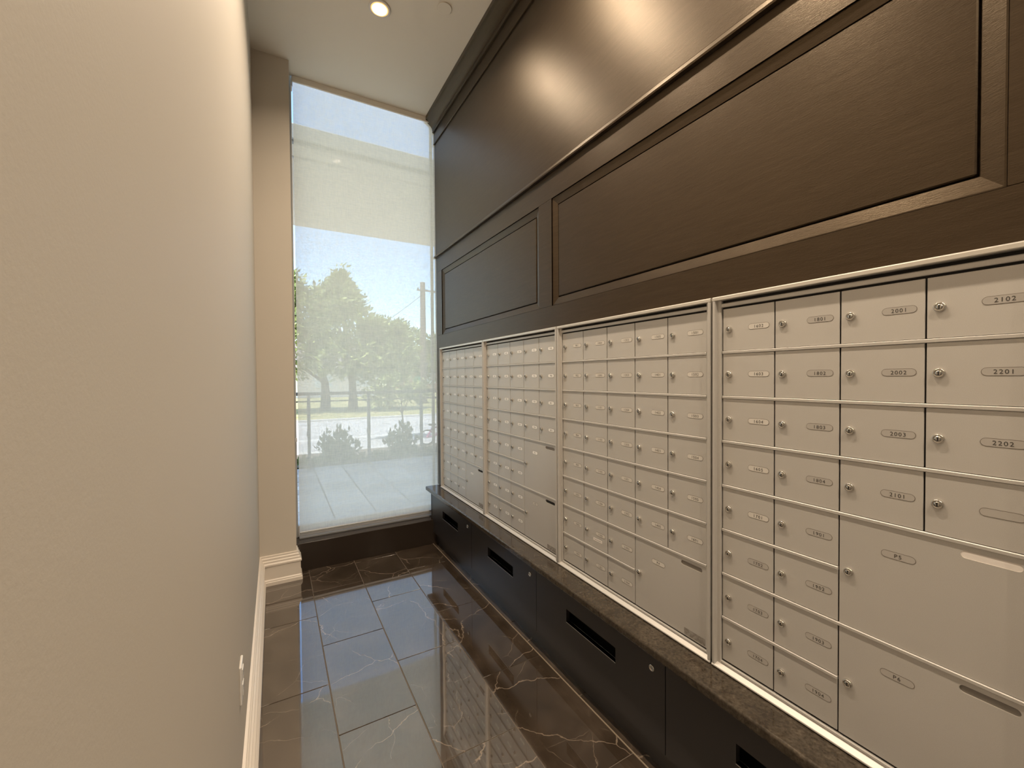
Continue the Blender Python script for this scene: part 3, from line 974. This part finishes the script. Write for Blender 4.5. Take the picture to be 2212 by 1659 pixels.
def tree(label, base, crown, h_tr, rt_, n_cl, seed, grp='street trees beyond the road', leafsz=0.30):
    """crown: list of (cx, cy, cz, rx, ry, rz) ellipsoids"""
    rs = random.getstate()
    random.seed(seed)
    t = thing('leafy_tree', label, 'tree', base, grp)
    bx_, by_, bz_ = base
    tk = MB()
    top = Vector((crown[0][0], crown[0][1], crown[0][2]))
    mid = Vector((bx_, by_, bz_+h_tr))
    tk.tube([Vector(base)-Vector((0, 0, 0.1)), Vector((bx_+0.03, by_, bz_+h_tr*0.5)), mid, (mid+top)/2, top], [rt_*1.25, rt_, rt_*0.85, rt_*0.5, rt_*0.12], 'bark', 8)
    for c in crown:
        for q in range(3):
            e = Vector((c[0]+random.uniform(-.6, .6)*c[3], c[1]+random.uniform(-.6, .6)*c[4], c[2]+random.uniform(-.3, .5)*c[5]))
            tk.tube([mid, (mid+e)/2+Vector((0, 0, 0.15)), e], [rt_*0.45, rt_*0.28, rt_*0.06], 'bark', 5)
    tk.build('trunk', t)
    b = MB()
    for c in crown:
        for q in range(n_cl):
            while True:
                v = Vector((random.uniform(-1, 1), random.uniform(-1, 1), random.uniform(-1, 1)))
                if 0.25 < v.length <= 1:
                    break
            v = v*(0.78+0.26*random.random()+(0.30 if random.random() < 0.06 else 0)) if v.length > 0.6 else v*1.3
            cc = Vector((c[0]+v.x*c[3], c[1]+v.y*c[4], c[2]+v.z*c[5]))
            out = Vector((v.x, v.y, v.z*0.5+0.25)).normalized()
            # a spray of leaves drooping outward
            for w_ in range(9):
                dd = (out+Vector((random.uniform(-1, 1), random.uniform(-1, 1), random.uniform(-.7, .6)))*0.8)
                leaf_into(b, cc+Vector((random.uniform(-1, 1), random.uniform(-1, 1), random.uniform(-.5, .5)))*leafsz*0.8, dd, leafsz*random.uniform(.5, 1.0), leafsz*0.36, 'leaf')
    b.build('foliage', t)
    random.setstate(rs)
    return t

tree('bushy green tree at far left beyond the street', (0.85, 21.5, G), [(-0.2, 21.3, 4.3, 1.9, 1.8, 1.3), (-0.6, 21.3, 2.9, 2.2, 2.0, 1.5), (-0.8, 21.3, 5.3, 0.9, 0.9, 0.9)], 1.3, 0.20, 260, 1)
tree('tallest pointed green tree beyond the street', (2.0, 21.0, G), [(1.50, 21.0, 5.65, 0.22, 0.3, 0.75), (1.45, 21.0, 5.3, 0.75, 0.7, 0.5), (1.35, 21.0, 4.75, 1.35, 1.3, 0.85), (1.7, 20.8, 3.6, 2.0, 1.8, 1.2), (1.9, 20.6, 2.4, 2.2, 1.8, 1.1)], 1.3, 0.19, 260, 2)
tree('lower green tree right of the tallest one', (3.6, 20.5, G), [(4.05, 20.5, 3.45, 0.35, 0.5, 0.70), (3.0, 20.5, 3.5, 0.7, 1.0, 0.75), (3.7, 20.5, 2.5, 1.4, 1.3, 1.0), (3.2, 20.4, 2.0, 1.5, 1.4, 0.9)], 1.0, 0.15, 240, 3)
tree('distant dark tree behind the utility pole', (8.0, 30, G), [(8.2, 30, 3.0, 2.0, 2, 1.4), (7.6, 30, 4.0, 0.9, 1.0, 0.9), (9.3, 30, 3.6, 1.1, 1, 1.2), (9.2, 30, 2.0, 2.0, 1.5, 1.2)], 1.2, 0.15, 120, 4, leafsz=0.34)
tree('young thin tree planted by the near kerb', (1.60, 10.6, G), [(1.55, 10.6, 1.16, 0.62, 0.5, 0.34), (1.95, 10.6, 1.0, 0.40, 0.4, 0.22), (1.1, 10.6, 0.92, 0.35, 0.4, 0.22)], 0.62, 0.020, 46, 5, 'young trees by the kerb', 0.17)

def shrub(label, loc, r, h_, n_, seed, k='leaf2', name='leafy_shrub', grp='shrubs in the planting bed', ln=0.11):
    rs = random.getstate()
    random.seed(seed)
    t = thing(name, label, 'shrub', loc, grp)
    b, st_ = MB(), MB()
    L0 = Vector(loc)
    for i in range(n_):
        a, e = random.uniform(0, 2*PI), random.uniform(0.15, 1.0)
        rad = r*math.sqrt(random.random())
        tip = L0+Vector((math.cos(a)*rad, math.sin(a)*rad, h_*(1-0.55*(rad/r)**2)*random.uniform(0.75, 1.08)))
        root = L0+Vector((math.cos(a)*0.03, math.sin(a)*0.03, 0))
        st_.tube([root, (root+tip)/2+Vector((math.cos(a), math.sin(a), 0))*0.04, tip], [0.006, 0.004, 0.002], 'bark', 4)
        for q in range(9):
            f = 0.25+0.75*q/8
            p = root.lerp(tip, f)
            d = Vector((random.uniform(-1, 1), random.uniform(-1, 1), random.uniform(0.1, 1.0)))
            leaf_into(b, p, d, ln*random.uniform(.7, 1.1), ln*0.45, k)
        leaf_into(b, tip, Vector((random.uniform(-.3, .3), random.uniform(-.3, .3), 1)), ln, ln*0.45, k)
    st_.build('stems', t)
    b.build('foliage', t)
    random.setstate(rs)
    return t
shrub('round leafy shrub behind railing, left of the middle post', (-0.28, 7.62, G+0.06), 0.34, 0.62, 60, 11)
shrub('round leafy shrub behind railing, right of the middle post', (0.80, 7.62, G+0.06), 0.32, 0.62, 55, 12)
gc = MB()
random.seed(21)
for i in range(520):
    p = Vector((random.uniform(-1.6, 2.6), random.uniform(7.18, 7.7), G+0.06))
    for q in range(5):
        leaf_into(gc, p+Vector((random.uniform(-.05, .05), random.uniform(-.05, .05), random.uniform(0, .14))), Vector((random.uniform(-1, 1), random.uniform(-1, 1), random.uniform(.2, 1))), 0.10, 0.045, 'leaf2')
o = gc.build('ground_cover')
tag(o, 'low green ground cover plants along the patio railing', 'plants')
o['kind'] = 'stuff'

# ------------------------------------------------------------------ pole, wires, sign, house, bicycle
up_ = thing('utility_pole', 'tall grey wooden utility pole right of the trees', 'pole', (6.43, 24, G))
MB().tube([(6.43, 24, G-0.2), (6.43, 24, 3.4), (6.43, 24, 6.95)], [0.20, 0.17, 0.145], 'pole', 12).build('pole_shaft', up_)
MB().bbox(6.05, 7.3, 23.86, 23.92, 6.42, 6.50, 'pole', 0.005).build('crossarm', up_)
for xx in (6.12, 7.2):
    MB().lathe([(0.03, 0), (0.05, 0.03), (0.05, 0.08), (0.02, 0.10)], (xx, 23.89, 6.50), (0, 0, 1), 'wire', 8).build('insulator', up_)
def wire(label, a, b_, sag):
    a, b_ = Vector(a), Vector(b_)
    pts = [a.lerp(b_, i/14)-Vector((0, 0, sag*4*(i/14)*(1-i/14))) for i in range(15)]
    o = MB().tube(pts, 0.013, 'wire', 5).build('overhead_wire')
    tag(o, label, 'wire', 'wires on the utility pole')
wire('thin black wire falling from pole top to lower left', (6.35, 23.85, 6.2), (1.5, 27.5, 2.6), 0.2)
wire('thin black wire at mid pole height running left', (6.35, 23.85, 3.2), (-6, 26.0, 6.2), 0.6)
wire('thin black wire from pole top leaving to the right', (6.5, 23.85, 6.55), (14, 25.0, 6.0), 0.3)
wire('thin black wire at mid pole height leaving right', (6.5, 23.85, 3.15), (14, 25.0, 2.3), 0.2)

sg = thing('street_sign', 'small green street sign beside the utility pole', 'sign', (5.42, 22, G))
MB().tube([(5.42, 22, G), (5.42, 22, 1.45)], 0.025, 'rail', 8).build('sign_post', sg)
MB().bbox(5.22, 5.62, 21.96, 21.98, 1.20, 1.42, 'sign_green', 0.004).build('sign_blade', sg)
MB().bbox(5.32, 5.52, 21.955, 21.975, 0.86, 1.14, 'sign_green', 0.004).build('sign_plate', sg)

hs = thing('house', 'low pale house behind the trees', 'house', (2, 36, G))
MB().box(-14, 6.5, 36, 44, G-0.2, 2.1, 'stucco').build('wall', hs)
MB().prism([(35.4, 2.1), (40, 4.4), (44.6, 2.1)], 'x', -14.4, 6.9, 'roof').build('roof', hs)
for xx in (-9, -5.5, -2, 1.5, 4.4):
    f_ = MB().box(xx, xx+1.3, 35.95, 36.0, 0.6, 1.7, 'frame_white').build('window', hs)
    MB().box(xx+0.08, xx+1.22, 35.93, 35.955, 0.68, 1.62, 'glass').build('pane', f_)
h2 = thing('house', 'far brick house at right behind the pole', 'house', (16, 44, G))
MB().box(11, 24, 44, 52, G-0.2, 2.6, 'brick').build('wall', h2)
MB().prism([(43.4, 2.6), (48, 5.0), (52.6, 2.6)], 'x', 10.6, 24.4, 'roof').build('roof', h2)
for xx in (12.5, 16, 20):
    f_ = MB().box(xx, xx+1.6, 43.95, 44.0, 0.7, 2.0, 'frame_white').build('window', h2)
    MB().box(xx+0.08, xx+1.52, 43.93, 43.955, 0.78, 1.92, 'glass').build('pane', f_)

bk = thing('bicycle', 'small pink bicycle standing beyond railing at right', 'bicycle', (1.90, 8.8, G+0.06))
zb_ = G+0.06
def ring(cx, cy, cz_, r, rr, k, nm):
    b = MB()
    b.tube([(cx+r*math.cos(2*PI*i/20), cy, cz_+r*math.sin(2*PI*i/20)) for i in range(21)], rr, k, 6)
    for i in range(6):
        b.tube([(cx, cy, cz_), (cx+r*math.cos(PI*i/3), cy, cz_+r*math.sin(PI*i/3))], 0.003, 'chrome', 4)
    b.build(nm, bk)
ring(1.66, 8.8, zb_+0.17, 0.155, 0.018, 'tyre', 'wheel')
ring(2.20, 8.8, zb_+0.17, 0.155, 0.018, 'tyre', 'wheel')
fr_ = MB()
for a, b_ in (((1.66, .17), (1.84, .19)), ((1.84, .19), (1.78, .42)), ((1.66, .17), (1.79, .38)), ((1.84, .19), (2.10, .42)), ((1.80, .36), (2.10, .44)), ((2.20, .17), (2.09, .52))):
    fr_.tube([(a[0], 8.8, zb_+a[1]), (b_[0], 8.8, zb_+b_[1])], 0.020, 'pink', 6)
fr_.build('frame', bk)
MB().bbox(1.70, 1.86, 8.76, 8.84, zb_+0.42, zb_+0.46, 'tyre', 0.01).build('saddle', bk)
MB().tube([(2.05, 8.58, zb_+0.58), (2.08, 8.7, zb_+0.55), (2.08, 8.9, zb_+0.55), (2.05, 9.02, zb_+0.58)], 0.012, 'tyre', 6).build('handlebar', bk)
